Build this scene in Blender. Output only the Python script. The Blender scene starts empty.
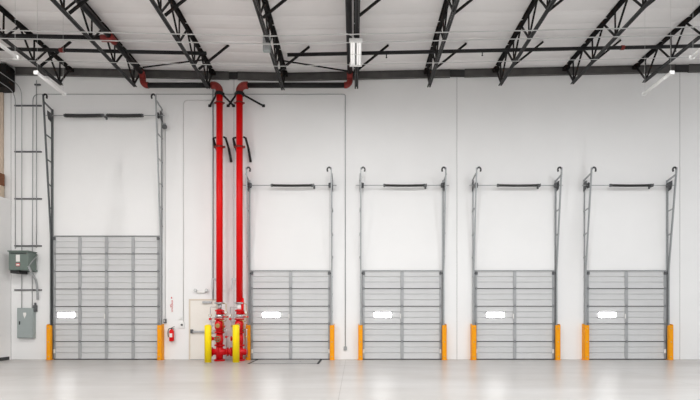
import bpy, bmesh, math, random
from mathutils import Vector, Matrix
random.seed(7)
S = bpy.context.scene
COL = S.collection
D = 16.1            # camera distance from the dock wall (metres)
CZ = 1.5            # eye height
PI = math.pi

# ---------------------------------------------------------------- geometry helpers
class MB:
    def __init__(s): s.bm = bmesh.new()
    def box(s, x0, x1, y0, y1, z0, z1, bev=0, seg=2):
        r = bmesh.ops.create_cube(s.bm, size=1)
        vs = r['verts']
        for v in vs:
            v.co = Vector(((x0+x1)/2 + v.co.x*(x1-x0), (y0+y1)/2 + v.co.y*(y1-y0), (z0+z1)/2 + v.co.z*(z1-z0)))
        if bev:
            es = list({e for v in vs for e in v.link_edges})
            bmesh.ops.bevel(s.bm, geom=es, offset=bev, segments=seg, affect='EDGES', profile=.5)
        return s
    def bar(s, a, b, w, h=None, up=(0, 0, 1)):
        a, b = Vector(a), Vector(b); h = h or w
        d = (b-a); L = d.length; d.normalize()
        up = Vector(up)
        if abs(d.dot(up)) > .98: up = Vector((0, 1, 0))
        x = d.cross(up).normalized(); y = x.cross(d).normalized()
        vs = []
        for p in (a, b):
            for sx, sy in ((-1, -1), (1, -1), (1, 1), (-1, 1)):
                vs.append(s.bm.verts.new(p + x*sx*w/2 + y*sy*h/2))
        for f in ((3, 2, 1, 0), (4, 5, 6, 7), (0, 1, 5, 4), (1, 2, 6, 5), (2, 3, 7, 6), (3, 0, 4, 7)):
            s.bm.faces.new([vs[i] for i in f])
        return s
    def tube(s, pts, r, seg=12, cap=True):
        pts = [Vector(p) for p in pts]
        n = len(pts); rings = []
        t0 = (pts[1]-pts[0]).normalized()
        ref = Vector((0, 0, 1)) if abs(t0.z) < .9 else Vector((0, 1, 0))
        u = t0.cross(ref).normalized()
        for i, p in enumerate(pts):
            if i == 0: t = pts[1]-pts[0]
            elif i == n-1: t = pts[-1]-pts[-2]
            else: t = (pts[i+1]-pts[i]).normalized() + (pts[i]-pts[i-1]).normalized()
            t.normalize()
            u = (u - t*u.dot(t)).normalized(); v = t.cross(u)
            rr = r[i] if isinstance(r, (list, tuple)) else r
            rings.append([s.bm.verts.new(p + (u*math.cos(2*PI*k/seg) + v*math.sin(2*PI*k/seg))*rr) for k in range(seg)])
        for i in range(n-1):
            for k in range(seg):
                f = s.bm.faces.new((rings[i][k], rings[i][(k+1) % seg], rings[i+1][(k+1) % seg], rings[i+1][k])); f.smooth = True
        if cap:
            s.bm.faces.new(rings[0][::-1]); s.bm.faces.new(rings[-1])
        return s
    def prism(s, poly, axis, a, b):
        # poly: list of 2D points in the plane across axis; extruded from a to b
        def P(p, t):
            return Vector({'x': (t, p[0], p[1]), 'y': (p[0], t, p[1]), 'z': (p[0], p[1], t)}[axis])
        A = [s.bm.verts.new(P(p, a)) for p in poly]; B = [s.bm.verts.new(P(p, b)) for p in poly]
        n = len(poly)
        for i in range(n): s.bm.faces.new((A[i], A[(i+1) % n], B[(i+1) % n], B[i]))
        s.bm.faces.new(A[::-1]); s.bm.faces.new(B)
        return s
    def build(s, name, m, parent=None, loc=None):
        bmesh.ops.recalc_face_normals(s.bm, faces=s.bm.faces[:])
        me = bpy.data.meshes.new(name); s.bm.to_mesh(me); s.bm.free()
        me.materials.append(m)
        o = bpy.data.objects.new(name, me); COL.objects.link(o)
        if parent: o.parent = parent
        if loc: o.location = loc
        return o

def arc(c, r, a0, a1, n, plane='xz'):
    out = []
    for i in range(n+1):
        a = math.radians(a0 + (a1-a0)*i/n)
        u, v = r*math.cos(a), r*math.sin(a)
        if plane == 'xz': out.append(Vector((c[0]+u, c[1], c[2]+v)))
        elif plane == 'yz': out.append(Vector((c[0], c[1]+u, c[2]+v)))
        else: out.append(Vector((c[0]+u, c[1]+v, c[2])))
    return out

def tag(o, label, cat, group=None):
    o['label'] = label; o['category'] = cat
    if group: o['group'] = group
    return o
def thing(name, label, cat, loc=(0, 0, 0), group=None):
    o = bpy.data.objects.new(name, None); COL.objects.link(o)
    o.location = loc; o.empty_display_size = .2
    return tag(o, label, cat, group)
def struct(name, mb, m, parent=None):
    o = mb.build(name, m, parent)
    if not parent: o['kind'] = 'structure'
    return o
def copy_tree(o, parent=None):
    c = o.copy(); COL.objects.link(c); c.parent = parent
    for ch in list(o.children): copy_tree(ch, c)
    return c

# ---------------------------------------------------------------- materials
def mat(name, col, rough=.5, metal=0, noise=0, nscale=8, col2=None, bump=0, bscale=40, emit=0, spec=None, thr=None):
    m = bpy.data.materials.new(name); m.use_nodes = True
    nt = m.node_tree; b = nt.nodes['Principled BSDF']
    b.inputs['Base Color'].default_value = (*col, 1)
    b.inputs['Roughness'].default_value = rough; b.inputs['Metallic'].default_value = metal
    if spec is not None: b.inputs['Specular IOR Level'].default_value = spec
    tc = nt.nodes.new('ShaderNodeTexCoord')
    if noise or col2:
        n = nt.nodes.new('ShaderNodeTexNoise'); n.inputs['Scale'].default_value = nscale; n.inputs['Detail'].default_value = 5
        nt.links.new(tc.outputs['Object'], n.inputs['Vector'])
        r = nt.nodes.new('ShaderNodeValToRGB')
        c2 = col2 or tuple(max(0, c*(1-noise)) for c in col)
        r.color_ramp.elements[0].color = (*c2, 1); r.color_ramp.elements[1].color = (*col, 1)
        a, z = thr or (.3, .7)
        r.color_ramp.elements[0].position = a; r.color_ramp.elements[1].position = z
        nt.links.new(n.outputs['Fac'], r.inputs['Fac']); nt.links.new(r.outputs['Color'], b.inputs['Base Color'])
    if bump:
        n2 = nt.nodes.new('ShaderNodeTexNoise'); n2.inputs['Scale'].default_value = bscale; n2.inputs['Detail'].default_value = 4
        nt.links.new(tc.outputs['Object'], n2.inputs['Vector'])
        bp = nt.nodes.new('ShaderNodeBump'); bp.inputs['Strength'].default_value = bump; bp.inputs['Distance'].default_value = .02
        nt.links.new(n2.outputs['Fac'], bp.inputs['Height']); nt.links.new(bp.outputs['Normal'], b.inputs['Normal'])
    if emit:
        b.inputs['Emission Color'].default_value = (*col, 1); b.inputs['Emission Strength'].default_value = emit
    return m

M = dict(
    wall=mat('painted_concrete_wall', (.875, .875, .872), .6, noise=.03, nscale=.7, bump=.12, bscale=6, spec=.3),
    joint=mat('joint_sealant', (.42, .42, .42), .7, noise=.1),
    tan=mat('warm_shade_board', (.62, .50, .40), .7, noise=.08),  # tan colour stands in for warm shade on the upper left wall
    office=mat('office_wall_paint', (.87, .86, .85), .6, noise=.02, nscale=2),
    base=mat('black_rubber_base', (.03, .03, .03), .5, noise=.2),
    steel=mat('black_shaded_joist_steel', (.009, .0085, .0085), .65, col2=(.055, .024, .013), nscale=9, thr=(.30, .42), spec=.25),  # black also holds the backlit shade of the top chords
    chord=mat('lit_chord_steel', (.027, .028, .029), .5, col2=(.02, .02, .02), nscale=5, thr=(.3, .6), spec=.35),  # grey lightened to paint reflected light on the bottom chords
    ledger=mat('grey_primed_ledger', (.115, .11, .105), .6, col2=(.075, .072, .07), nscale=3, thr=(.3, .7)),
    blackpipe=mat('black_sprinkler_pipe', (.013, .013, .014), .5, noise=.3, nscale=10, spec=.3),
    red=mat('red_pipe_enamel', (.78, .003, .004), .35, noise=.08, nscale=3, spec=.2),
    redvalve=mat('red_valve_enamel', (.74, .006, .01), .35, col2=(.58, .004, .008), nscale=20, spec=.3),
    darkred=mat('dark_red_coupling', (.26, .018, .012), .5, noise=.3, nscale=14),
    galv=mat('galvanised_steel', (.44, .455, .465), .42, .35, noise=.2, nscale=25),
    galvd=mat('dark_galvanised_steel', (.17, .18, .185), .42, .4, noise=.25, nscale=20),  # darker galvanised tone for the left track of the tall door
    door=mat('grey_door_enamel', (.62, .625, .63), .42, noise=.04, nscale=3),
    stile=mat('grey_door_stile', (.40, .41, .42), .4, .2, noise=.06, nscale=12),
    rubber=mat('black_rubber', (.02, .02, .021), .6, noise=.2),
    hinge=mat('hinge_steel', (.33, .34, .35), .4, .6, noise=.2, nscale=30),
    spring=mat('black_oiled_spring', (.022, .022, .022), .38, noise=.3, nscale=30),
    orange=mat('orange_guard_paint', (.93, .38, .003), .45, col2=(.88, .33, .003), nscale=9, thr=(.3, .7), spec=.25),
    yellow=mat('yellow_bollard_paint', (.98, .73, .004), .4, noise=.04, nscale=5, spec=.25),
    white=mat('white_enamel', (.85, .85, .84), .4, noise=.02),
    label=mat('white_paper_label', (.82, .81, .78), .6, noise=.04, nscale=40),
    conduit=mat('grey_conduit', (.40, .41, .415), .5, .2, noise=.15, nscale=20),
    wconduit=mat('white_painted_conduit', (.62, .62, .61), .5, noise=.08),
    strut=mat('dark_strut_channel', (.13, .135, .14), .5, .3, noise=.2, nscale=20),
    xfmr=mat('grey_green_enamel', (.155, .20, .178), .45, noise=.08, nscale=6),
    panel=mat('blue_grey_enamel', (.34, .385, .38), .45, noise=.05, nscale=6),
    brass=mat('brass', (.55, .40, .16), .35, .8, noise=.2, nscale=30),
    silver=mat('bright_steel', (.60, .60, .61), .28, .85, noise=.15, nscale=20),
    signred=mat('red_sign_ink', (.62, .04, .05), .5, noise=.05),
    cream=mat('cream_door_paint', (.86, .83, .77), .5, noise=.02),
    frame=mat('beige_frame_paint', (.74, .66, .56), .5, noise=.05),
    card=mat('brown_cardboard', (.25, .10, .05), .8, noise=.15, nscale=12),
    carton=mat('cream_carton', (.66, .54, .42), .8, noise=.1, nscale=12),
    plate=mat('leveler_steel_plate', (.46, .455, .45), .45, .15, noise=.12, nscale=5),
    glass=mat('gauge_glass', (.75, .76, .76), .15, noise=.05),
    lite=mat('daylit_window', (1, 1, 1), .3, emit=15, noise=0),
    lamp=mat('lamp_tube', (1, .99, .97), .4, emit=.8),
    tubeoff=mat('frosted_lamp_lens', (.85, .85, .84), .4, emit=0, noise=.02),
    green=mat('green_handwheel', (.12, .30, .14), .4, noise=.1),
)
# ceiling facing: white sheet with faint stains
M['ceil'] = mat('white_insulation_facing', (.86, .84, .832), .55, noise=.06, nscale=.8, bump=.25, bscale=3)

def floor_mat():
    m = bpy.data.materials.new('polished_concrete'); m.use_nodes = True
    nt = m.node_tree; N = nt.nodes; L = nt.links; b = N['Principled BSDF']
    tc = N.new('ShaderNodeTexCoord')
    def noise(sc, vec=(1, 1, 1), det=4, rot=0):
        mp = N.new('ShaderNodeMapping'); mp.inputs['Scale'].default_value = vec; mp.inputs['Rotation'].default_value = (0, 0, rot)
        L.new(tc.outputs['Object'], mp.inputs['Vector'])
        n = N.new('ShaderNodeTexNoise'); n.inputs['Scale'].default_value = sc; n.inputs['Detail'].default_value = det
        L.new(mp.outputs['Vector'], n.inputs['Vector']); return n
    def ramp(n, a, ca, z, cz):
        r = N.new('ShaderNodeValToRGB'); e = r.color_ramp.elements
        e[0].position = a; e[0].color = (*ca, 1); e[1].position = z; e[1].color = (*cz, 1)
        L.new(n, r.inputs['Fac']); return r
    def mix(a, bb, f, kind='MULTIPLY'):
        x = N.new('ShaderNodeMix'); x.data_type = 'RGBA'; x.blend_type = kind
        if isinstance(f, float): x.inputs['Factor'].default_value = f
        else: L.new(f, x.inputs['Factor'])
        L.new(a, x.inputs['A'])
        if isinstance(bb, tuple): x.inputs['B'].default_value = bb
        else: L.new(bb, x.inputs['B'])
        return x.outputs['Result']
    big = ramp(noise(.35, (.5, 1, 1)).outputs['Fac'], .32, (.485, .465, .445), .68, (.565, .555, .545))
    strk = ramp(noise(.8, (.35, 1.6, 1), 3, .12).outputs['Fac'], .35, (.88, .87, .86), .6, (1, 1, 1))
    fine = ramp(noise(4, (1, 1, 1), 3).outputs['Fac'], .3, (.96, .96, .96), .65, (1, 1, 1))
    c = mix(big.outputs['Color'], strk.outputs['Color'], .8)
    c = mix(c, fine.outputs['Color'], .7)
    # darker pour strip of concrete along the dock wall, and saw-cut joints
    sp = N.new('ShaderNodeSeparateXYZ'); L.new(tc.outputs['Object'], sp.inputs['Vector'])
    st = N.new('ShaderNodeMapRange'); st.inputs['From Min'].default_value = -2.25; st.inputs['From Max'].default_value = -1.75
    L.new(sp.outputs['Y'], st.inputs['Value'])
    c = mix(c, (.95, .95, .945, 1), st.outputs['Result'])
    def line(out, period, off, w):
        a = N.new('ShaderNodeMath'); a.operation = 'ADD'; a.inputs[1].default_value = off; L.new(out, a.inputs[0])
        p = N.new('ShaderNodeMath'); p.operation = 'PINGPONG'; p.inputs[1].default_value = period/2; L.new(a.outputs[0], p.inputs[0])
        l = N.new('ShaderNodeMath'); l.operation = 'LESS_THAN'; l.inputs[1].default_value = w; L.new(p.outputs[0], l.inputs[0])
        return l.outputs[0]
    c = mix(c, (.72, .71, .70, 1), line(sp.outputs['X'], 7.69, .28, .008))
    c = mix(c, (.72, .71, .70, 1), line(sp.outputs['Y'], 4.4, 2.0, .008))
    b.inputs['Specular IOR Level'].default_value = .30
    L.new(c, b.inputs['Base Color'])
    rr = N.new('ShaderNodeMapRange'); rr.inputs['To Min'].default_value = .26; rr.inputs['To Max'].default_value = .33
    L.new(noise(2.2, (.6, 1, 1)).outputs['Fac'], rr.inputs['Value']); L.new(rr.outputs['Result'], b.inputs['Roughness'])
    return m
M['floor'] = floor_mat()

# ---------------------------------------------------------------- shell
VX = -2.2
def zc(x): return 9.84 + .0215*abs(x-VX)           # underside of roof facing: shallow valley
XL, XR = -20, 24
YF = -34

struct('floor', MB().box(XL, XR, YF, .35, -.2, 0), M['floor'])
# tilt-up wall panels with sealed joints
edges = [XL, -11.83, -4.14, 3.55, 11.24, 18.9, XR]
w = MB()
for a, b in zip(edges[:-1], edges[1:]):
    w.box(a+.009, b-.009, 0, .3, 0, 11.2, .006, 1)
struct('wall_back', w, M['wall'])
for i, x in enumerate(edges[1:-1]):
    struct('trim_%d' % (i+1), MB().box(x-.009, x+.009, .006, .25, 0, 11.1), M['joint'])

# roof facing: sagging strips between sub-purlins every 0.61 m
cb = MB(); bm = cb.bm
xs = [XL, -12, VX, 5, 12, XR]
ys = []
y = .3
step = .61
nstrips = int((.3-YF)/step)
prof = []
for i in range(nstrips):
    y0 = -i*step
    deep = .050 if i % 2 == 0 else .028
    for t, s_ in ((0, 0), (.06, .35), (.25, .8), (.5, 1), (.75, .8), (.94, .35)):
        prof.append((y0 - t*step, -deep*s_))
prof.append((-nstrips*step, 0))
rows = [[bm.verts.new((x, p[0], zc(x)+.03+p[1])) for x in xs] for p in prof]
for i in range(len(rows)-1):
    for k in range(len(xs)-1):
        f = bm.faces.new((rows[i][k], rows[i][k+1], rows[i+1][k+1], rows[i+1][k]))
top = [[bm.verts.new((x, p, zc(x)+.25)) for x in xs] for p in (0, prof[-1][0])]
for k in range(len(xs)-1):
    bm.faces.new((top[0][k], top[0][k+1], top[1][k+1], top[1][k]))
struct('ceiling', cb, M['ceil'])

# grey steel ledger carrying the joists on the wall, with dark splice plates at the panel joints
lg = thing('wall_ledger', 'long grey steel ledger channel running along the top of the wall', 'steel beam', (0, 0, 9.6))
def ledger_seg(a, b):
    m_ = MB(); bm = m_.bm
    for h0, h1, d0, d1 in ((-.27, .0, .0, .03), (-.27, -.255, .0, .10), (-.02, .0, .0, .12)):
        v = []
        for x in (a, b):
            for (yy, hh) in ((-d0, h0), (-d1, h0), (-d1, h1), (-d0, h1)):
                v.append(bm.verts.new((x, yy, zc(x)+.02+hh-9.6)))
        for f in ((0, 1, 2, 3), (4, 5, 6, 7), (0, 1, 5, 4), (1, 2, 6, 5), (2, 3, 7, 6), (3, 0, 4, 7)):
            bm.faces.new([v[i] for i in f])
    return m_
for a, b in ((-11.66, -4.30), (-4.0, VX), (VX, 3.30), (3.80, 11.05), (11.50, XR)):
    ledger_seg(a, b).build('ledger_channel', M['ledger'], lg)
for a, b in ((-4.30, -4.0), (3.30, 3.80), (11.05, 11.50)):
    zz = zc((a+b)/2)-9.6
    MB().box(a, b, -.07, 0, zz-.23, zz, .005, 1).build('splice_plate', M['rubber'], lg)

# office box at the left: side wall, roof slab, base
struct('wall_left', MB().box(-12.0, -11.83, -9, 0, 0, 5.38), M['office'])
struct('ceiling_office', MB().box(-17, -11.83, -9, 0, 5.38, 5.5), M['office'])
struct('baseboard_left', MB().box(-11.83, -11.815, -9, -.09, 0, .11), M['base'])
struct('wall_alcove', MB().box(-17, -12.07, -.06, 0, 5.5, 9.3), M['tan'])
tag(MB().box(-12.5, -11.99, -.30, -.07, 5.95, 6.36, .01).build('cardboard_box', M['card']),
    'brown cardboard box stacked on a cream carton at the far left edge', 'box')
tag(MB().box(-12.5, -12.0, -.31, -.07, 5.5, 5.95, .01).build('carton', M['carton']),
    'cream carton under the brown box on the office roof', 'box')
gd = thing('steel_girder', 'dark steel girder end block high in the left corner', 'steel beam', (-12.3, 0, 9.18))
MB().box(-.9, .62, -.42, -.40, 0, .80).build('end_plate', M['steel'], gd)
MB().box(-.9, .60, -.40, -.02, .76, .80).box(-.9, .60, -.40, -.02, 0, .04).box(-.9, .62, -.23, -.19, .04, .76).build('flange', M['steel'], gd)
MB().box(.58, .62, -.40, -.02, .04, .76).build('stiffener', M['steel'], gd)

# ---------------------------------------------------------------- joists
JX = [-12.15, -9.73, -7.28, -4.85, -2.36, .08, 2.49, 4.86, 7.26, 9.65]
DEP = .73; LEN = 17.0
def make_joist(label):
    t = thing('roof_joist', label, 'roof joist', (0, 0, 0), 'open-web steel roof joists')
    # local z=0 is the roof facing
    def chord(name, zc0, leg, wd, ya, yb, m, flip):
        mb = MB()
        for s_ in (-1, 1):
            mb.box(s_*.012, s_*(.012+.010), ya, yb, zc0-leg/2, zc0+leg/2)
            z1 = zc0 + (leg/2 if flip else -leg/2)
            mb.box(s_*.022, s_*wd/2, ya, yb, z1-.005 - (.005 if flip else -.005), z1+.005 - (.005 if flip else -.005))
        mb.build(name, m, t)
    ztop, zbot = -.06, -.06-DEP
    chord('top_chord', ztop, .10, .17, -LEN, -.03, M['steel'], True)
    chord('bottom_chord', zbot, .07, .12, -LEN, -.55, M['chord'], False)
    MB().box(-.09, .09, -.22, -.02, -.115, -.01).build('joist_seat', M['steel'], t)
    n = 0; yb = -.66; step = 1.24
    prev_top = -.12
    while yb > -LEN:
        for (a, b) in (((0, prev_top, ztop), (0, yb, zbot)),
                       ((0, yb, zbot), (0, yb+.02, ztop)),
                       ((0, yb, zbot), (0, yb-step/2, ztop))):
            x = random.choice((-.004, .004))
            vert = abs(a[1]-b[1]) < .05
            mb = MB().bar((x, a[1], a[2]), (x, b[1], b[2]), .035 if vert else .042)
            mb.build('web_member', M['steel'], t)
        prev_top = yb-step/2
        yb -= step
    for yy in (-1.67, -4.25, -6.9, -9.5, -12.2):
        # kicker brace from bottom chord up to the roof on the right
        MB().bar((.05, yy, zbot+.02), (.98, yy, -.02), .055, .055).build('kicker_brace', M['steel'], t)
    return t
jl = ['black open-web roof joist nearest the left corner, above the office wall',
      'black open-web roof joist above the left half of the tall drive-in door',
      'black open-web roof joist with a black sprinkler main and red elbow beside it',
      'black open-web roof joist ending just left of the tall red pipes',
      'black open-web roof joist carrying the small grey box, right of the red pipes',
      'black open-web roof joist at the centre, carrying the white high bay lamp',
      'black open-web roof joist, first to the right of the high bay lamp',
      'black open-web roof joist, second to the right of the high bay lamp',
      'black open-web roof joist, third to the right of the high bay lamp',
      'rightmost black open-web roof joist, near the right strip light']
j0 = make_joist(jl[0])
for i, x in enumerate(JX):
    o = j0 if i == 0 else copy_tree(j0)
    o['label'] = jl[i]; o.location = (x, 0, zc(x))
    if i == 2:
        bpy.data.objects.remove(next(c for c in o.children if c.name.startswith('kicker_brace')))

# conduits strapped under the bottom chords, following the roof slope
def roofline(x0, x1, y, drop):
    pts = [x0] + ([VX] if x0 < VX < x1 else []) + [x1]
    return [(x, y, zc(x)-drop) for x in pts]
def roof_run(name, x0, x1, y, drop, r, m, label, cat, seg=8):
    mid = Vector((x0, y, zc(x0)-drop))
    pts = [Vector(p)-mid for p in roofline(x0, x1, y, drop)]
    o = MB().tube(pts, r, seg).build(name, m, None, mid)
    return tag(o, label, cat)
roof_run('conduit', -16, 16, -3.75, .935, .014, M['wconduit'], 'thin white conduit under the joists, nearest the camera of three', 'conduit')
roof_run('conduit', -16, 16, -3.38, .935, .014, M['wconduit'], 'thin white conduit under the joists, middle one of three', 'conduit')
roof_run('conduit', -11, 16, -2.24, .925, .010, M['wconduit'], 'thin white conduit under the joists, closest to the wall', 'conduit')

# sprinkler branch lines and mains
def heads(parent, xs_, y, x0, z0):
    for x in xs_:
        MB().tube([(x-x0, 0, -.04), (x-x0, 0, -.13)], .016, 8).tube([(x-x0, 0, -.13), (x-x0, 0, -.155)], [.016, .03], 8).build('sprinkler_head', M['blackpipe'], parent)
bl = roof_run('sprinkler_branch_pipe', -2.05, 16, -1.72, .30, .052, M['blackpipe'], 'long black sprinkler pipe through the joists, right of the red pipes', 'pipe', 12)
for x in (1.0, 3.95, 6.9, 9.9):
    z = (zc(x)-.30) - (zc(-2.05)-.30)
    MB().tube([(x+2.05, 0, z-.04), (x+2.05, 0, z-.13)], .016, 8).tube([(x+2.05, 0, z-.13), (x+2.05, 0, z-.155)], [.016, .03], 8).build('sprinkler_head', M['blackpipe'], bl)
x = 8.27; z = zc(x)-zc(-2.05)
MB().tube([(x+2.05-.05, 0, z), (x+2.05+.05, 0, z)], .068, 14).build('coupling', M['darkred'], bl)
bl = roof_run('sprinkler_branch_pipe', -16, -4.55, -1.72, .30, .052, M['blackpipe'], 'long black sprinkler pipe through the joists above the tall door, nearer the wall', 'pipe', 12)
x = -9.0; MB().tube([(x+16-.06, 0, zc(x)-zc(-16)), (x+16+.06, 0, zc(x)-zc(-16))], .068, 14).build('coupling', M['darkred'], bl)
tag(MB().tube([(0, 0, .15), (8.72, 0, 0)], .075, 14).build('sprinkler_cross_pipe', M['blackpipe'], None, (-16, -2.45, 9.62)),
    'thick black sprinkler pipe at top left ending in a red elbow', 'pipe')

def main_run(xr, xm, sgn, label):
    # horizontal run from riser elbow (xr) to xm at y=-.45, elbow up and towards the camera
    zl, zh = 9.235, 9.60
    t = thing('sprinkler_main', label, 'pipe', (xm, -.45, zl))
    r = .085
    L_ = xr - xm
    MB().tube([(-sgn*.16, 0, 0), (L_ + sgn*.20, 0, 0)], r, 16).build('wall_run', M['blackpipe'], t)
    # elbow: horizontal -> vertical -> towards camera
    e = [Vector((-sgn*.19, 0, 0))]
    e += [Vector((-sgn*.16*(1-math.sin(a)), 0, .16*(1-math.cos(a)))) for a in [PI/2*i/6 for i in range(1, 7)]]
    MB().tube(e, r*1.18, 16).build('elbow', M['darkred'], t)
    e = [Vector((0, 0, .17)), Vector((0, 0, .21))]
    e += [Vector((0, -.16*(1-math.cos(a)), .21+.16*math.sin(a))) for a in [PI/2*i/6 for i in range(1, 7)]]
    MB().tube(e, r*1.18, 16).build('elbow', M['darkred'], t)
    MB().tube([(0, -.15, .37), (0, -15, .37)], r, 16).build('roof_run', M['blackpipe'], t)
    return t
ml = main_run(-4.508, -7.08, -1, 'black sprinkler main from the left red riser, turning along the roof')
MB().tube([(-.30, -2.0, .385), (.0, -2.0, .375)], .10, 14).tube([(0, -1.86, .37), (0, -2.2, .37)], .105, 14).build('tee', M['darkred'], ml)
mr = main_run(-3.838, -.14, 1, 'black sprinkler main from the right red riser, turning beside the centre joist')
for nm, a, b in (('sway_brace_rod', (-6.9, -.85, 9.62), (-4.78, -1.2, 9.68)),):
    tag(MB().bar(Vector((0, 0, 0)), Vector(b)-Vector(a), .035).build(nm, M['steel'], None, a), 'thin black brace rod from the left sprinkler main to a joist', 'brace rod')
a, b = (-2.28, -1.1, 9.70), (-.2, -.75, 9.55)
tag(MB().bar(Vector((0, 0, 0)), Vector(b)-Vector(a), .035).build('sway_brace_rod', M['steel'], None, a), 'thin black brace rod between the grey box joist and the centre main', 'brace rod')

# ---------------------------------------------------------------- risers
def flange(mb, z, r=.17, h=.035, x=0, y=0):
    mb.tube([(x, y, z), (x, y, z+h)], r, 20)
    for k in range(8):
        a = PI/8 + k*PI/4
        mb.tube([(x+.84*r*math.cos(a), y+.84*r*math.sin(a), z-.012), (x+.84*r*math.cos(a), y+.84*r*math.sin(a), z+h+.012)], .012, 6)
def make_riser(x, sgn, label, left):
    t = thing('fire_sprinkler_riser', label, 'fire riser', (x, -.45, 0), 'tall red fire sprinkler risers')
    R = .108
    MB().tube([(0, 0, 1.93), (0, 0, 9.02)], R, 24).build('riser_pipe', M['red'], t)
    e = [Vector((0, 0, 8.98)), Vector((0, 0, 9.03))]
    e += [Vector((sgn*.2*(1-math.cos(a)), 0, 9.035+.2*math.sin(a))) for a in [PI/2*i/8 for i in range(1, 9)]] + [Vector((sgn*.28, 0, 9.235))]
    MB().tube(e, R*1.1, 20).build('elbow', M['darkred'], t)
    # brace clamp and sway braces to the wall, black
    c = MB().tube([(0, 0, 8.88), (0, 0, 8.99)], R*1.28, 20)
    for s_ in (-1, 1): c.box(s_*.12-.04, s_*.12+.04, -.03, .03, 8.89, 8.98)
    c.build('pipe_clamp', M['blackpipe'], t)
    c = MB().tube([(0, 0, 8.62), (0, 0, 8.66)], R*1.2, 20).box(-.17, .17, -.02, .02, 8.62, 8.66)
    c.build('coupling', M['darkred'], t)
    ex = (-.46, .36) if left else (-.50, .72)
    for xx in ex:
        MB().bar((.1 if xx > 0 else -.1, 0, 8.93), (xx, .44, 8.74), .045).box(xx-.05, xx+.05, .43, .45, 8.70, 8.79).build('sway_brace', M['blackpipe'], t)
    c = MB().tube([(0, 0, 7.13), (0, 0, 7.2)], R*1.15, 20).box(-.19, .19, -.02, .02, 7.13, 7.2)
    c.build('pipe_clamp', M['darkred'], t)
    MB().bar((-.17, 0, 7.18), (-.225, .05, 7.48), .045).bar((-.225, .05, 7.48), (-.09, .44, 6.78), .05).bar((-.225, .05, 7.48), (-.13, .1, 7.52), .045).build('sway_brace', M['blackpipe'], t)
    MB().bar((.13, 0, 7.5), (.20, 0, 7.47), .05).bar((.2, 0, 7.48), (.25, .22, 7.2), .055).bar((.25, .22, 7.2), (.28, .43, 6.8), .065).build('sway_brace', M['blackpipe'], t)
    # small side bracket
    MB().bar((-.10, 0, 2.74), (-.26, 0, 2.74), .05).bar((-.24, 0, 2.75), (-.24, 0, 2.40), .045).bar((-.24, 0, 2.74), (-.24, .44, 2.74), .04).build('wall_bracket', M['silver'], t)
    # valve stack, from the top down
    m_ = MB(); m_.tube([(0, 0, 1.90), (0, 0, 1.96)], R*1.3, 20).box(-.17, .17, -.03, .03, 1.905, 1.955); m_.build('coupling', M['silver'], t)
    if left: MB().tube([(0, 0, 1.70), (0, 0, 1.91)], R*.62, 16).build('spool', M['silver'], t)
    else:
        MB().tube([(0, 0, 1.70), (0, 0, 1.91)], R*.8, 16).build('spool', M['white'], t)
        MB().tube([(.10, -.02, 1.55), (.10, -.02, 2.1)], .05, 10).build('bypass_pipe', M['red'], t)
    f = MB(); f.tube([(0, 0, 1.55), (0, 0, 1.72)], [R*1.05, R*.95], 20); flange(f, 1.66, .15); f.build('reducer', M['redvalve'], t)
    MB().tube([(0, 0, 1.44), (0, 0, 1.545)], R*1.25, 20).build('grooved_joint', M['silver'], t)
    f = MB()
    flange(f, 1.38, .165)
    f.tube([(0, 0, .93), (0, 0, 1.02), (0, 0, 1.12), (0, 0, 1.25), (0, 0, 1.38)], [R*1.0, R*1.15, R*1.5, R*1.45, R*1.0], 20)
    flange(f, .93, .165)
    f.box(-.09, .09, -.22, -.08, 1.08, 1.28, .02)
    f.build('alarm_check_valve', M['redvalve'], t)
    MB().tube([(0, -.215, 1.18), (0, -.235, 1.18)], .075, 16).build('cover_plate', M['brass'], t)
    f = MB()
    f.tube([(0, 0, .52), (0, 0, .70), (0, 0, .93)], [R*1.0, R*1.2, R*1.0], 20)
    flange(f, .50, .17)
    f.tube([(-.26, 0, .74), (.0, 0, .74)], .055, 12).tube([(-.29, 0, .74), (-.26, 0, .74)], .085, 14)
    f.build('butterfly_valve', M['redvalve'], t)
    MB().tube([(0, -.12, .74), (0, -.24, .74)], .02, 8).tube([Vector((.09*math.cos(a), -.24, .74+.09*math.sin(a))) for a in [2*PI*i/16 for i in range(17)]], .014, 8, False) \
        .bar((-.09, -.24, .74), (.09, -.24, .74), .015).bar((0, -.24, .65), (0, -.24, .83), .015).build('handwheel', M['green'] if left else M['redvalve'], t)
    f = MB()
    f.tube([(0, 0, .06), (0, 0, .52)], R*1.08, 20); flange(f, 0.0, .18, .045)
    f.tube([(-.24, 0, .30), (.26, 0, .30)], R*1.0, 18)
    f.tube([(-.31, 0, .30), (-.30, 0, .30), (-.24, 0, .30)], [.09, .15, .155], 18)
    f.build('base_tee', M['redvalve'], t)
    # trim piping, gauges, drain
    tr = MB()
    tr.tube([(-.10, -.05, 1.30), (-.27, -.06, 1.30), (-.29, -.06, 1.34), (-.29, -.06, 1.78), (-.27, -.06, 1.80), (-.08, -.04, 1.80)], .017, 8)
    tr.tube([(.10, -.05, 1.05), (.24, -.06, 1.05), (.25, -.06, 1.02), (.25, -.06, .14)], .022, 8)
    tr.tube([(-.09, -.08, 1.02), (-.22, -.1, 1.02), (-.23, -.1, 1.06), (-.23, -.1, 1.42), (-.08, -.07, 1.46)], .015, 8)
    tr.build('trim_piping', M['silver'], t)
    tr = MB()
    tr.tube([(.10, -.06, 1.33), (.23, -.08, 1.33), (.24, -.08, 1.36), (.24, -.08, 1.9), (.12, -.05, 1.93)], .013, 8)
    tr.tube([(.04, -.16, 1.36), (.16, -.16, 1.36), (.17, -.16, 1.31), (.17, -.16, .96)], .014, 8)
    tr.build('drain_line', M['brass'], t)
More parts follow.
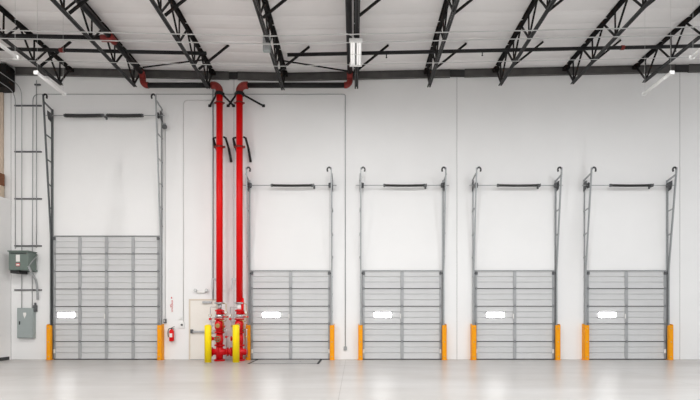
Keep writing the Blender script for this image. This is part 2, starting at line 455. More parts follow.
    for (gx, gz) in ((-.29, 1.52), (.24, 1.62)):
        g = MB().tube([(gx, -.07, gz), (gx, -.12, gz)], .05, 18).build('pressure_gauge', M['brass'], t)
        MB().tube([(gx, -.12, gz), (gx, -.123, gz)], .042, 18).build('gauge_face', M['glass'], g)
    for (vx, vz) in ((-.29, 1.40), (-.23, 1.16), (.25, .80), (.17, 1.15)):
        MB().box(vx-.03, vx+.03, -.13, -.05, vz-.035, vz+.035, .008).bar((vx, -.13, vz), (vx+.09, -.15, vz+.02), .014).build('trim_valve', random.choice((M['brass'], M['redvalve'], M['silver'])), t)
    f = MB().tube([(.13, -.02, 1.60), (.22, -.02, 1.60)], .05, 12).tube([(.12, -.02, 1.47), (.3, -.02, 1.47)], .03, 10)
    f.build('flow_switch', M['redvalve'], t)
    return t
rl = make_riser(-4.508, -1, 'tall red fire sprinkler pipe, left of the two, between the yellow bollards', True)
rr_ = make_riser(-3.838, 1, 'tall red fire sprinkler pipe, right of the two, behind the right yellow bollard', False)
tag(MB().tube([(0, 0, 0), (.17, 0, 0)], .10, 16).tube([(.0, 0, 0), (.03, 0, 0)], .15, 16).build('crossover_pipe', M['redvalve'], None, (-4.245, -.45, .30)),
    'short red pipe joining the feet of the two tall red pipes', 'pipe')

# yellow bollards
def bollard(x, label):
    t = thing('bollard', label, 'bollard', (x, -1.12, 0), 'yellow bollards')
    MB().tube([(0, 0, 0), (0, 0, 1.18), (0, 0, 1.21), (0, 0, 1.225)], [.108, .108, .085, .03], 24).build('post', M['yellow'], t)
    MB().tube([(0, 0, 0), (0, 0, .012)], .125, 24).build('footing_ring', M['plate'], t)
kb = (D-1.12)/D
bollard((208-354)*kb/29, 'yellow bollard left of the red pipes, before the exit door')
bollard((236-354)*kb/29, 'yellow bollard in front of the right red pipe')

# ---------------------------------------------------------------- overhead doors
def door_section(W, h, t, z, stiles, litex=None):
    """one steel section, ribs as real steps; y towards camera negative"""
    zz = [(0.0, 0), (.012, 0), (.020, .012), (.045, .012), (.052, 0)]
    # profile (depth outwards, height) with two V ribs
    pr = [(.0, .0)]
    pts = [(.055, .006), (.055, .05), (.043, .056)]
    for c in (h*.34, h*.66):
        pts += [(.043, c-.022), (.018, c-.011), (.018, c+.011), (.043, c+.022)]
    pts += [(.043, h-.056), (.055, h-.05), (.055, h-.022)]
    poly = [(-.01, .006)] + [(-d, q) for d, q in pts] + [(-.01, h-.022)]
    o = MB().prism(poly, 'x', -W/2, W/2).build('door_section', M['door'], t, (0, 0, z))
    return o
def make_door(num, W, H, ns, stx, litex0, litex1, lsec, x, label):
    t = bpy.data.objects.new('door_%d' % num, None); COL.objects.link(t)
    t['kind'] = 'structure'; t['label'] = label; t['category'] = 'overhead door'
    t.location = (x, 0, 0)
    h = (H-.02)/ns
    MB().box(-W/2+.01, W/2-.01, -.012, -.002, .02, H-.01).build('backing_sheet', M['rubber'], t)
    for k in range(ns):
        z = .025 + k*h
        s_ = door_section(W, h, t, z, stx)
        # end stiles and intermediate stiles
        for q, sx in enumerate([-W/2+.045] + list(stx) + [W/2-.045]):
            hw_ = .036 if q in (0, len(stx)+1) else .055
            MB().box(sx-hw_, sx+hw_, -.064, -.04, .008, h-.022, .004, 1).build('stile', M['stile'], s_)
        if k > 0:
            for sx in [-W/2+.05] + list(stx) + [W/2-.05]:
                MB().box(sx-.035, sx+.035, -.078, -.060, z-.045, z+.045, .004, 1).tube([(sx-.035, -.080, z), (sx+.035, -.080, z)], .010, 8).build('hinge', M['hinge'], t)
        if k == lsec:
            c = (h*.5)
            a, b = litex0, litex1
            f = MB().box(a-.012, b+.012, -.062, -.03, c-.10, c+.10, .012, 2).build('window_frame', M['door'], s_)
            m_ = MB(); r = .05; n = 6
            poly = []
            for (cx, cz, a0) in ((b-r, c+.088-r, 0), (a+r, c+.088-r, 90), (a+r, c-.088+r, 180), (b-r, c-.088+r, 270)):
                for i in range(n+1):
                    an = math.radians(a0+90*i/n); poly.append((cx+r*math.cos(an), cz+r*math.sin(an)))
            m_.prism(poly, 'y', -.068, -.060).build('window_pane', M['lite'], s_)
    MB().box(-W/2, W/2, -.05, -.012, 0.0, .03).build('bottom_seal', M['rubber'], t)
    MB().box(-W/2, W/2, -.075, -.01, H-.005, H+.02).build('top_seal', M['hinge'], t)
    # roller brackets and top fixtures
    for sx in (-1, 1):
        MB().box(sx*(W/2-.05)-.04, sx*(W/2-.05)+.04, -.10, -.055, H-.13, H-.03, .006, 1).tube([(sx*(W/2-.05), -.09, H-.08), (sx*(W/2+.02), -.09, H-.08)], .022, 10).build('top_roller_bracket', M['strut'], t)
        MB().box(sx*(W/2-.05)-.03, sx*(W/2-.05)+.03, -.085, -.055, .22, .36, .004, 1).build('bottom_bracket', M['label'], t)
    MB().bar((-.05, -.085, h*2+.20), (-.05, -.085, h*2+.36), .025).build('lift_handle', M['label'], t)
    return t

def make_track(side, zt, W, zang, rungs, plate_z, m, H):
    """vertical lift track; side=-1 left jamb, +1 right jamb. local origin at the jamb foot"""
    t = thing('door_track', '', 'door track', (0, 0, 0))
    s_ = side
    # wall angle
    MB().box(-.022, .022, -.012, 0, .0, zang).box(min(s_*.014, s_*.022), max(s_*.014, s_*.022), -.07, 0, .0, zang).build('wall_angle', m, t)
    # track: straight up to door head then leaning into the room
    y0, y1 = -.105, -.50
    zs = H+.02
    def tr(a, b):
        q = MB()
        q.bar((s_*.022, a[0], a[1]), (s_*.022, b[0], b[1]), .008, .045, up=(0, 1, 0))
        q.bar((0, a[0]-.024, a[1]), (0, b[0]-.024, b[1]), .030, .007, up=(0, 1, 0))
        q.bar((0, a[0]+.024, a[1]), (0, b[0]+.024, b[1]), .030, .007, up=(0, 1, 0))
        return q
    tr((y0, .02), (y0, zs)).build('lower_track', m, t)
    tr((y0, zs), (y1, zt)).build('inclined_track', m, t)
    def ty(z): return y0 if z < zs else y0 + (y1-y0)*(z-zs)/(zt-zs)
    for z in rungs:
        MB().bar((s_*.03, -.005, z-.02), (s_*.03, ty(z)+.01, z+.02), .028, .035).build('track_bracket', m, t)
    z = .45
    while z < H:
        MB().box(min(s_*.022, s_*.032), max(s_*.022, s_*.032), -.10, -.01, z-.03, z+.03).build('jamb_bracket', m, t)
        z += .6
    # top support arm and bearing plate
    MB().bar((s_*.03, -.01, zang-.02), (s_*.03, ty(zang+.08)+.01, zang+.08), .03, .05).build('top_arm', m, t)
    MB().prism([(-.005, plate_z-.17), (-.19, plate_z-.12), (-.24, plate_z+.02), (-.24, plate_z+.16), (-.005, plate_z+.14)], 'x', min(s_*.034, s_*.042), max(s_*.034, s_*.042)).build('bearing_plate', M['strut'], t)
    MB().tube([(-s_*.03, -.2, plate_z), (-s_*.10, -.2, plate_z)], .085, 20).tube([(-s_*.02, -.2, plate_z), (-s_*.035, -.2, plate_z)], .10, 20).build('cable_drum', M['strut'], t)
    # curled black leaf bumper at the top, curling over the doorway
    pts = [Vector((0, y1, zt-.06))]
    for i in range(9):
        a = math.radians(170 - i*27)
        pts.append(Vector((-s_*(.07+.06*math.cos(a)), y1-.01, zt-.05 + .055*math.sin(a) - (.012*(i-4) if i > 4 else 0))))
    q = MB()
    for a, b in zip(pts[:-1], pts[1:]): q.bar(a, b, .05, .028, up=(0, 1, 0))
    q.build('bumper_spring', M['spring'], t)
    # thin lift cable
    MB().tube([(-s_*.07, -.11, .3), (-s_*.07, -.13, plate_z-.05)], .003, 5).build('lift_cable', M['galv'], t)
    return t
def make_shaft(W, springs, label, x, z):
    t = thing('torsion_spring_shaft', label, 'spring shaft', (x, -.2, z), 'torsion spring shafts above the doors')
    MB().tube([(-W/2-.22, 0, 0), (W/2+.22, 0, 0)], .0135, 10).build('shaft', M['galv'], t)
    for a, b in springs:
        big = len(springs) == 2
        n = int((b-a)/(.05 if big else .022)); pts = []; rad = []
        for i in range(n*2+1):
            u = i/(n*2); pts.append((a+(b-a)*u, 0, -.010*math.sin(PI*u))); rad.append((.066 if i % 2 else .045) if big else (.045 if i % 2 else .037))
        MB().tube(pts, rad, 14).build('torsion_spring', M['spring'], t)
        for q in (a, b): MB().tube([(q-.03, 0, 0), (q+.03, 0, 0)], .052, 14).build('spring_cone', M['strut'], t)
    q = springs[0][1] + .05 if len(springs) == 2 else springs[0][1]+.06
    MB().box(q-.012, q+.012, -.05, .2, -.045, .045).box(q-.03, q+.03, .185, .2, -.07, .07).build('centre_bracket', M['strut'], t)
    return t
def make_guard(side, label, x):
    t = thing('track_guard', label, 'track guard', (x, 0, 0), 'orange door track guards')
    s_ = side
    w0, w1 = -.075, .075
    dp = -.215
    m_ = MB()
    m_.prism([(dp, 0), (dp, 1.17), (dp+.03, 1.215), (-.005, 1.235), (-.005, 0)], 'x', *( (w1-.012, w1) if s_ > 0 else (w0, w0+.012)))
    m_.build('outer_plate', M['orange'], t)
    MB().box(w0, w1, dp, dp+.012, 0, 1.19, .004, 1).build('front_plate', M['orange'], t)
    MB().prism([(dp, 0), (dp, 1.17), (dp+.05, 1.19), (dp+.085, 1.16), (dp+.085, 0)], 'x', *((w0, w0+.012) if s_ > 0 else (w1-.012, w1))).build('inner_plate', M['orange'], t)
    MB().box(w0-(.03 if s_ < 0 else 0), w1+(.03 if s_ > 0 else 0), dp-.0, -.01, 0, .012).build('base_plate', M['orange'], t)
    q = MB()
    for z in (.12, .62, 1.08): q.tube([(0, dp-.012, z), (0, dp+.004, z)], .014, 8)
    q.build('bolt', M['galv'], t)
    return t

DW, DH = 2.74, 3.05
dock = [(-2.18, 'first low dock door, right beside the tall red pipes', 'the first low dock door, beside the red pipes'),
        (1.65, 'second low dock door, at the middle of the wall', 'the second low dock door, mid wall'),
        (5.52, 'third low dock door from the red pipes', 'the third low dock door'),
        (9.36, 'rightmost low dock door of the wall', 'the rightmost low dock door')]
tall = (-8.507, 3.66, 4.24)
# tall door
make_door(1, tall[1], tall[2], 7, (-.915, 0, .915), -1.67, -1.07, 2, tall[0], 'tall grey sectional drive-in door at the left, four bays wide')
d0 = None
for i, (x, dl, tl) in enumerate(dock):
    if d0 is None:
        d0 = make_door(2, DW, DH, 5, (0,), -.97, -.36, 2, x, 'grey sectional overhead door with bright window, ' + dl)
    else:
        o = copy_tree(d0); o.name = 'door_%d' % (i+2); o.location.x = x
        o['label'] = 'grey sectional overhead door with bright window, ' + dl

tg = 'galvanised lift tracks beside the doors'
jx = DW/2 + .045
TL = make_track(-1, 6.46, DW, 6.18, (5.12, 4.30, 3.52), 5.95, M['galv'], DH)
TR = make_track(1, 6.46, DW, 6.18, (5.12, 4.30, 3.52), 5.95, M['galv'], DH)
gL = gR = None
for i, (x, dl, tl) in enumerate(dock):
    a = TL if i == 0 else copy_tree(TL); b = TR if i == 0 else copy_tree(TR)
    a.location = (x-jx, 0, 0); b.location = (x+jx, 0, 0)
    tag(a, 'leaning track left of ' + tl, 'door track', tg)
    tag(b, 'leaning track right of ' + tl, 'door track', tg)
    t = make_shaft(DW, [(-.62, .75)], 'shaft with one black spring above ' + tl, x, 5.95) if i == 0 else copy_tree(sh0)
    if i == 0: sh0 = t
    t.location = (x, -.2, 5.95); t['label'] = 'thin shaft with one black spring above ' + tl
    if i == 0: gL = make_guard(-1, '', 0); gR = make_guard(1, '', 0); p, q = gL, gR
    else: p, q = copy_tree(gL), copy_tree(gR)
    p.location = (x-1.43, 0, 0); q.location = (x+1.43, 0, 0)
    p['label'] = 'orange guard at the left foot of ' + tl
    q['label'] = 'orange guard at the right foot of ' + tl
jt = tall[1]/2 + .045
rg = (7.62, 6.80, 5.98, 5.20, 4.6)
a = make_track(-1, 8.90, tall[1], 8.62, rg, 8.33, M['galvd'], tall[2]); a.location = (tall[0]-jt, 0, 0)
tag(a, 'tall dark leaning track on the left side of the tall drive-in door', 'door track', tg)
a = make_track(1, 8.90, tall[1], 8.62, rg, 8.33, M['galv'], tall[2]); a.location = (tall[0]+jt, 0, 0)
tag(a, 'tall leaning track on the right side of the tall drive-in door', 'door track', tg)
make_shaft(tall[1], [(-1.33, -.07), (.11, 1.30)], 'long shaft with two black springs high above the tall drive-in door', tall[0], 8.33)
a = copy_tree(gL); a.location = (tall[0]-1.885, 0, 0); a['label'] = 'orange guard at the left foot of the tall drive-in door'
a = copy_tree(gR); a.location = (tall[0]+1.885, 0, 0); a['label'] = 'orange guard at the right foot of the tall drive-in door'

# dock leveler plate in the floor before the first dock door
lv = thing('dock_leveler', 'grey steel dock leveler plate set in the floor at the first dock door', 'dock leveler', (-2.215, 0, 0))
MB().box(-1.05, 1.05, -1.48, -.11, .001, .010, .002, 1).build('deck_plate', M['plate'], lv)
for s_ in (-1, 1):
    MB().box(s_*1.085-.035, s_*1.085+.035, -1.5, -.08, .001, .012).build('side_gap', M['rubber'], lv)
MB().box(-1.05, 1.05, -.11, -.07, .001, .02).build('rear_hinge', M['rubber'], lv)
MB().box(-1.05, 1.05, -1.495, -1.482, .001, .009).build('front_gap', M['strut'], lv)
MB().tube([(.45, -.75, .01), (.45, -.75, .013)], .03, 12).build('release_ring', M['strut'], lv)

# ---------------------------------------------------------------- wall conduits and electrics at the left
def PX(px, d=0): return (px-354)/29*(D-d)/D
def PZ(py, d=0): return CZ + (316-py)/29*(D-d)/D
def poly_conduit(pts, r, label, m=M['conduit'], fil=.2):
    pts = [Vector(p) for p in pts]; out = [pts[0]]
    for i in range(1, len(pts)-1):
        a, b, c = pts[i-1], pts[i], pts[i+1]
        f = min(fil, (a-b).length*.45, (c-b).length*.45)
        p0 = b+(a-b).normalized()*f; p1 = b+(c-b).normalized()*f
        for k in range(7):
            t = k/6; out.append(p0*(1-t)**2 + b*2*t*(1-t) + p1*t*t)
    out.append(pts[-1]); o0 = out[0].copy()
    return tag(MB().tube([p-o0 for p in out], r, 8).build('conduit', m, None, o0), label, 'conduit')
cy = -.06
z1 = PZ(246)
poly_conduit([(PX(16.5), -9, PZ(93)), (PX(16.5), cy, PZ(93)), (PX(16.5), cy, PZ(249))], .012, 'thin grey conduit, leftmost of four rising from the grey transformer', fil=.35)
poly_conduit([(PX(23), -9, PZ(88)), (PX(23), cy, PZ(88)), (PX(23), cy, PZ(309))], .012, 'thin grey conduit, second from left of four beside the tall door', fil=.35)
poly_conduit([(PX(340.5), -.02, PZ(94.5)), (PX(33.3), -.02, PZ(94.5)), (PX(33.3), cy, PZ(309))], .012, 'thin grey conduit running along the wall top then down by the tall door', fil=.22)
poly_conduit([(PX(37.6), cy, PZ(81)), (PX(37.6), cy, PZ(248))], .013, 'thin grey conduit, rightmost of four beside the tall door', fil=.1)
poly_conduit([(PX(340.6), -.02, PZ(94.5)), (PX(345.3), -.02, PZ(94.5)), (PX(345.3), -.02, PZ(347))], .014, 'thin grey conduit dropping between the first two low dock doors', fil=.16)
poly_conduit([(PX(212.5), -.02, PZ(100.5)), (PX(183.6), -.02, PZ(100.5)), (PX(183.6), -.02, PZ(322))], .009, 'thin pale conduit curving down beside the exit door', m=M['wconduit'], fil=.16)
poly_conduit([(PX(213.2), -.03, PZ(88)), (PX(213.2), -.03, PZ(300))], .02, 'pale blue-grey conduit just left of the left red pipe', m=M['galv'])
poly_conduit([(PX(165.4), -.02, PZ(130)), (PX(165.4), -.02, PZ(319))], .009, 'thin pale conduit right of the tall door, down to its push button', m=M['wconduit'])
for k, y_ in enumerate((85, 106, 152, 199, 246, 290)):
    x0, x1 = (35, 41) if y_ == 85 else (15, 42)
    lab = ['short dark strut above the others at the conduit tops', 'topmost long dark strut channel holding the conduits',
           'dark strut channel holding the conduits, second long one down', 'dark strut channel holding the conduits, level with the brown box',
           'dark strut channel just above the grey transformer', 'dark strut channel between transformer and panel box'][k]
    o = MB().box(0, PX(x1)-PX(x0), -.043, 0, -.022, .022).box(.01, PX(x1)-PX(x0)-.01, -.045, -.042, -.012, .012)
    tag(o.build('strut_channel', M['strut'], None, (PX(x0), 0, PZ(y_))), lab, 'strut channel', 'dark strut channels behind the conduits')

tf = thing('transformer', 'dark grey-green transformer box on the wall left of the tall door', 'electrical box', (-11.5, 0, 3.06))
# front face px 8..28 at d .5
fx0, fx1 = PX(8.5, .5)+11.5, PX(28, .5)+11.5
fz1, fz0 = PZ(250.5, .5)-3.06, PZ(270, .5)-3.06
MB().box(fx0, fx1, -.50, -.085, fz0, fz1-.04, .01, 1).build('body', M['xfmr'], tf)
MB().box(fx0-.03, fx1+.03, -.53, -.08, fz1-.04, fz1, .01, 1).build('lid', M['xfmr'], tf)
MB().box(fx0+.25, fx0+.38, -.504, -.499, fz0+.28, fz1-.14).build('label_plate', M['label'], tf)
MB().box(fx0+.25, fx0+.38, -.504, -.499, fz0+.13, fz0+.23).build('warning_plate', M['signred'], tf)
MB().box(fx0+.26, fx0+.37, -.506, -.503, fz0+.15, fz0+.205).build('warning_text_plate', M['label'], tf)
MB().box(fx0+.02, fx0+.30, -.45, -.02, fz0-.10, fz0-.0).build('wall_bracket', M['rubber'], tf)
MB().box(fx0+.02, fx1-.02, -.06, 0, fz0-.02, fz0+.05).box(fx0+.02, fx1-.02, -.06, 0, fz1-.12, fz1-.06).build('mounting_rail', M['xfmr'], tf)
v = MB()
for k in range(6): v.box(fx0+.06, fx1-.06, -.506, -.499, fz1-.075-.008*k, fz1-.072-.008*k)
v.build('vent', M['rubber'], tf)
xx = fx1
fl = [Vector((xx-.08, -.42, fz0+.12)), Vector((xx+.0, -.46, fz0+.10)), Vector((xx+.03, -.40, fz0-.05)), Vector((xx+.04, -.25, fz0-.22)), Vector((xx+.03, -.12, fz0-.42)), Vector((xx+.03, -.07, fz0-.98))]
def smooth_path(P, n=6):
    out = []
    for i in range(len(P)-1):
        p0 = P[max(i-1, 0)]; p1 = P[i]; p2 = P[i+1]; p3 = P[min(i+2, len(P)-1)]
        for k in range(n):
            t = k/n
            out.append(.5*((2*p1)+(-p0+p2)*t+(2*p0-5*p1+4*p2-p3)*t*t+(-p0+3*p1-3*p2+p3)*t**3))
    out.append(P[-1]); return out
MB().tube(smooth_path(fl), .035, 10).build('flexible_conduit', M['galv'], tf)
MB().tube([(xx-.02, -.5, fz0+.10), (xx+.035, -.1, fz1-.12)], .018, 8).build('ground_conduit', M['conduit'], tf)

pb = thing('panel_box', 'blue-grey electrical panel box low on the wall, left of the tall door', 'electrical box', (PX(28), 0, PZ(338)))
pw = (PX(35.5, .15)-PX(19.5, .15))/2; ph = PZ(308)-PZ(338)
MB().box(-pw, pw, -.15, 0, 0, ph, .008, 1).build('body', M['panel'], pb)
dr = MB().box(-pw+.02, pw-.02, -.163, -.15, .03, ph-.03, .006, 1).build('door', M['panel'], pb)
MB().box(-pw+.09, -pw+.12, -.18, -.16, ph*.45, ph*.56).build('latch', M['rubber'], dr)
MB().prism([(-.05, ph-.16), (.05, ph-.16), (.05, ph-.24), (.0, ph-.36), (-.05, ph-.24)], 'y', -.166, -.162).build('paper_label', M['label'], dr)
tag(MB().box(-.05, .05, -.10, 0, -.11, .11, .01).tube([(0, -.05, .1), (0, -.05, .2)], .03, 10).build('junction_box', M['strut'], None, (PX(36.3), 0, PZ(308.5))),
    'small grey junction box touching the panel box at its upper right', 'electrical box')

# outlet on the wall between dock doors
t = thing('outlet_box', 'small grey outlet box low on the wall between two dock doors', 'outlet', (PX(345.3), 0, PZ(350)))
MB().box(-.055, .055, -.05, 0, -.0, .12, .006, 1).build('box', M['panel'], t)
MB().box(-.045, .045, -.055, -.05, .01, .11, .003, 1).build('cover', M['galv'], t)

# push button / devices
t = thing('push_button_station', 'small dark push button box on the wall right of the tall door', 'switch', (PX(165.4), 0, PZ(323)))
MB().box(-.045, .045, -.06, 0, 0, .14, .006, 1).build('box', M['strut'], t)
MB().tube([(0, -.06, .10), (0, -.07, .10)], .014, 10).tube([(0, -.06, .05), (0, -.07, .05)], .014, 10).build('button', M['white'], t)
t = thing('wall_light', 'small silver and black lamp head beside the top of the tall right track', 'wall light', (PX(164.5), 0, PZ(128)))
MB().box(-.05, .05, -.06, 0, .02, .16, .008, 1).build('mount', M['galv'], t)
MB().tube([(0, -.05, .05), (.05, -.16, 0), (.09, -.22, -.05)], [.03, .06, .085], 16).build('lamp_head', M['strut'], t)
t = thing('alarm_call_point', 'small white alarm box with a dark button beside the exit door', 'alarm box', (PX(181.8), 0, PZ(328)))
MB().box(-.10, .10, -.05, 0, 0, .20, .012, 2).build('housing', M['white'], t)
MB().tube([(.02, -.05, .11), (.02, -.075, .11)], .035, 14).build('button', M['strut'], t)
tag(MB().box(-.06, .06, -.04, 0, -.05, .05, .01).build('sensor_box', M['white'], None, (PX(180.5), 0, PZ(318))), 'tiny white sensor box just above the alarm box', 'sensor')

# fire extinguisher
ex = thing('fire_extinguisher', 'red fire extinguisher hung on the wall between tall door and exit door', 'fire extinguisher', (PX(171.8, .1), -.12, PZ(341.2, .1)))
MB().tube([(0, 0, 0), (0, 0, .015), (0, 0, .34), (0, 0, .38), (0, 0, .41)], [.065, .078, .078, .06, .028], 20).build('cylinder', M['red'], ex)
MB().tube([(0, 0, .41), (0, 0, .45)], .022, 12).bar((-.03, 0, .45), (.10, 0, .50), .025, .015).bar((-.02, 0, .43), (.09, 0, .44), .02, .012).build('handle', M['rubber'], ex)
MB().tube(smooth_path([Vector((-.02, 0, .43)), Vector((-.09, -.01, .42)), Vector((-.115, -.02, .30)), Vector((-.10, -.03, .14))]), .014, 8).build('hose', M['rubber'], ex)
q = MB(); 
for i in range(8):
    a0 = math.radians(-125+i*9); a1 = math.radians(-125+(i+1)*9)
    q.bm.faces.new([q.bm.verts.new((.0795*math.cos(a), .0795*math.sin(a), z)) for a, z in ((a0, .14), (a1, .14), (a1, .27), (a0, .27))])
q.build('label', M['label'], ex)
MB().box(-.03, .03, .078, .12, .1, .42).build('hanger', M['galv'], ex)
tag(MB().box(-.07, .03, -.02, 0, -.09, .09, .004, 1).build('inspection_tag', M['label'], None, (PX(174), -.0, PZ(330))), 'small white inspection card on the wall beside the fire extinguisher', 'card')

# vertical sign FIRE EXTINGUISHER with arrow
sg = thing('fire_extinguisher_sign', 'narrow vertical white sign with red lettering above the fire extinguisher', 'sign', (PX(171.7), 0, PZ(313)))
sh = PZ(296.5)-PZ(313)
ROT = (Matrix.Rotation(-PI/2, 4, 'Y') @ Matrix.Rotation(PI/2, 4, 'X')).to_euler()
MB().box(-.055, .055, -.006, 0, 0, sh).build('sign_plate', M['white'], sg)
def text_mesh(txt, size, name, m, parent, loc, rot=(PI/2, 0, 0)):
    cu = bpy.data.curves.new(name, 'FONT'); cu.body = txt; cu.size = size; cu.extrude = .001; cu.align_x = 'CENTER'; cu.align_y = 'CENTER'
    cu.offset = size*.02
    o = bpy.data.objects.new(name+'_tmp', cu); COL.objects.link(o)
    bpy.context.view_layer.update()
    me = bpy.data.meshes.new_from_object(o.evaluated_get(bpy.context.evaluated_depsgraph_get()))
    bpy.data.objects.remove(o); me.materials.clear(); me.materials.append(m)
    n = bpy.data.objects.new(name, me); COL.objects.link(n); n.parent = parent; n.location = loc; n.rotation_euler = rot
    return n
text_mesh('FIRE', .062, 'lettering', M['signred'], sg, (-.024, -.008, sh*.44), ROT)
text_mesh('EXTINGUISHER', .060, 'lettering', M['signred'], sg, (.022, -.008, sh*.42), ROT)
MB().prism([(0, sh-.005), (.03, sh-.05), (.012, sh-.05), (.012, sh-.075), (-.012, sh-.075), (-.012, sh-.05), (-.03, sh-.05)], 'y', -.008, -.006).build('arrow', M['signred'], sg)

# exit door
ed = bpy.data.objects.new('door_6', None); COL.objects.link(ed); ed['kind'] = 'structure'
ed['label'] = 'white personnel exit door with a push bar behind the left yellow bollard'; ed['category'] = 'door'
ex0, ex1, ez = PX(190.5), PX(216.5), PZ(300.5)
ed.location = ((ex0+ex1)/2, 0, 0); hw = (ex1-ex0)/2
MB().box(-hw-.05, -hw, -.03, 0, 0, ez+.05).box(hw, hw+.05, -.03, 0, 0, ez+.05).box(-hw, hw, -.03, 0, ez, ez+.05).build('door_frame', M['frame'], ed)
dl_ = MB().box(-hw+.004, hw-.004, -.022, -.002, .012, ez-.006).build('door_leaf', M['cream'], ed)
MB().box(-hw+.05, hw-.06, -.10, -.06, .93, .99, .008, 1).build('push_bar', M['silver'], ed)
MB().box(-hw+.03, -hw+.11, -.11, -.02, .90, 1.04, .008, 1).build('latch_case', M['strut'], ed)
MB().box(-.02, .30, -.09, -.02, ez-.10, ez-.03, .006, 1).build('door_closer', M['silver'], ed)
MB().box(-hw, hw, -.03, -.0, 0, .012).build('threshold', M['hinge'], ed)

em = thing('emergency_light', 'white twin-head emergency light above the exit door', 'emergency light', (PX(201.8), 0, PZ(293)))
MB().box(-.14, .14, -.07, 0, 0, .13, .012, 2).build('housing', M['white'], em)
for s_ in (-1, 1):
    h_ = MB().tube([(s_*.19, -.06, .09), (s_*.19, -.11, .09)], [.045, .052], 16).bar((s_*.13, -.04, .09), (s_*.19, -.06, .09), .02).build('lamp_head', M['conduit'], em)
    MB().tube([(s_*.19, -.11, .09), (s_*.19, -.113, .09)], .042, 16).build('lens', M['glass'], h_)

# ---------------------------------------------------------------- hanging lamps
def area(name, loc, sx, sy, power, col=(1, 1, 1), rot=(0, 0, 0)):
    l = bpy.data.lights.new(name, 'AREA'); l.shape = 'RECTANGLE'; l.size = sx; l.size_y = sy; l.energy = power; l.color = col
    o = bpy.data.objects.new(name, l); COL.objects.link(o); o.location = loc; o.rotation_euler = rot
    return o
def make_highbay(loc, label):
    t = thing('high_bay_lamp', label, 'ceiling lamp', loc, 'high bay lamps')
    MB().box(-.16, .16, -.60, .60, .035, .06, .004, 1).build('reflector', M['white'], t)
    for s_ in (-1, 1):
        MB().box(-.18, .18, s_*.60-.05, s_*.60+.05, -.005, .075, .008, 1).build('end_cap', M['white'], t)
        MB().tube([(-.12, s_*.45, .07), (-.0, s_*.45, .22), (.12, s_*.45, .07)], .006, 6).build('hanger', M['wconduit'], t)
    MB().box(-.012, .012, -.56, .56, .0, .035).build('centre_spine', M['strut'], t)
    MB().box(-.155, .155, -.02, .02, -.004, .012).build('cross_guard', M['white'], t)
    for x in (-.115, -.05, .05, .115):
        MB().tube([(x, -.55, .017), (x, .55, .017)], .016, 10).build('lamp_tube', M['lamp'], t)
    return t
hb0 = make_highbay((.05, -2.93, 8.88), 'white four-tube high bay lamp under the centre roof joist')
MB().tube([(0, .30, .07), (0, -.3, .07)], .02, 6).tube(smooth_path([Vector((-.02, -.3, .08)), Vector((-.04, -.5, .16)), Vector((-.28, -.66, .2)), Vector((-.5, -.74, .13))]), .008, 6).build('power_cord', M['white'], hb0)
def make_strip(x, ya, yb, z, label):
    t = thing('strip_light', label, 'strip light', (x, ya, z), 'hanging white strip lights')
    L_ = yb-ya
    MB().box(-.045, .045, 0, L_, .02, .06, .008, 1).build('housing', M['white'], t)
    MB().tube([(0, .03, .012), (0, L_-.03, .012)], .026, 12).build('tube_lens', M['tubeoff'], t)
    for q in (0, L_): MB().box(-.055, .055, q-.025, q+.025, -.02, .07, .006, 1).build('end_cap', M['white'], t)
    for q in (.04, L_-.04): MB().tube([(0, q, .06), (0, q, zc(x)-z)], .003, 5).build('hanging_wire', M['wconduit'], t)
    return t
make_strip(8.0, -.27*D, -.20*D, 7.6, 'white strip light hanging at right, the one overlapping the wall')
make_strip(-8.0, -.27*D, -.20*D, 7.6, 'white strip light hanging at left, the one overlapping the wall')
make_strip(8.0, -.39*D, -.313*D, 7.6, 'white strip light hanging at the far right edge, nearer the camera')
make_strip(-8.0, -.39*D, -.313*D, 7.6, 'white strip light hanging at the far left edge, nearer the camera')

jb = thing('ceiling_junction_box', 'small grey metal box hung on the joist right of the red pipes', 'electrical box', (-2.40, -3.2, 8.80))
MB().box(-.11, .09, -.06, .06, 0, .46, .01, 1).build('box', M['panel'], jb)
MB().box(-.095, .075, -.068, -.06, .015, .445, .006, 1).build('cover', M['galv'], jb)

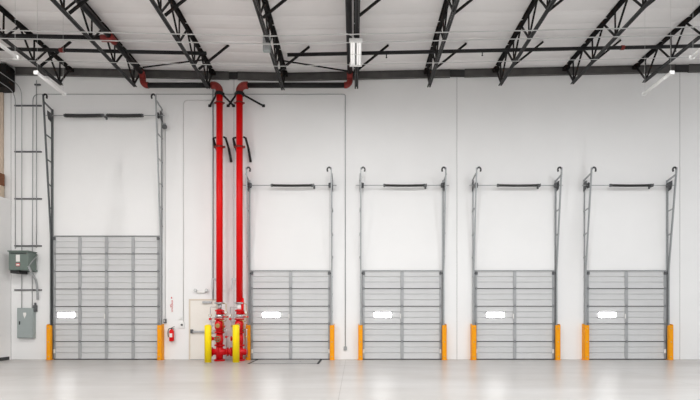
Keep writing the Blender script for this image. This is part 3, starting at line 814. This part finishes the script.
# ---------------------------------------------------------------- light
# high bay lamps of the hall (the one in view and the grid behind it)
LC = (1.0, 1.0, 1.0)
area('light_highbay', (.10, -2.95, 8.84), .3, 1.1, 25, LC)
for gy in (-8, -15.5, -23, -30):
    for gx in (-16, -8, 0, 8, 16):
        hb = copy_tree(hb0); hb.location = (gx+.1, gy, zc(gx)-.98)
        hb['label'] = 'white four-tube high bay lamp over the hall floor'
        warm = (1, .975, .95) if gx < 0 else ((1, 1, 1) if gx == 0 else (.965, .985, 1))
        area('light_highbay', (gx+.1, gy, zc(gx)-1.02), .3, 1.1, 610 if abs(gx) < 12 else 180, warm)

W_ = bpy.data.worlds.new('hall_daylight'); S.world = W_; W_.use_nodes = True
nt = W_.node_tree; bg = nt.nodes['Background']
tc = nt.nodes.new('ShaderNodeTexCoord'); sp = nt.nodes.new('ShaderNodeSeparateXYZ'); nt.links.new(tc.outputs['Generated'], sp.inputs['Vector'])
mr_ = nt.nodes.new('ShaderNodeMapRange'); mr_.inputs['From Min'].default_value = -.8; mr_.inputs['From Max'].default_value = .8
nt.links.new(sp.outputs['X'], mr_.inputs['Value'])
rp = nt.nodes.new('ShaderNodeValToRGB'); rp.color_ramp.elements[0].color = (1, .985, .965, 1); rp.color_ramp.elements[1].color = (.95, .975, 1, 1)
nt.links.new(mr_.outputs['Result'], rp.inputs['Fac']); nt.links.new(rp.outputs['Color'], bg.inputs['Color'])
bg.inputs['Strength'].default_value = 1.25

# ---------------------------------------------------------------- camera
cam = bpy.data.cameras.new('camera'); co = bpy.data.objects.new('camera', cam); COL.objects.link(co)
co.location = (0, -D, CZ); co.rotation_euler = (PI/2, 0, 0)
cam.sensor_fit = 'HORIZONTAL'; cam.sensor_width = 36; cam.lens = 36*(29*D)/700
cam.shift_x = -4/700; cam.shift_y = 116/700
cam.clip_end = 200
S.camera = co
S.view_settings.view_transform = 'Standard'; S.view_settings.look = 'None'
S.view_settings.gamma = 1; S.view_settings.use_curve_mapping = False
S.view_settings.exposure = -0.77
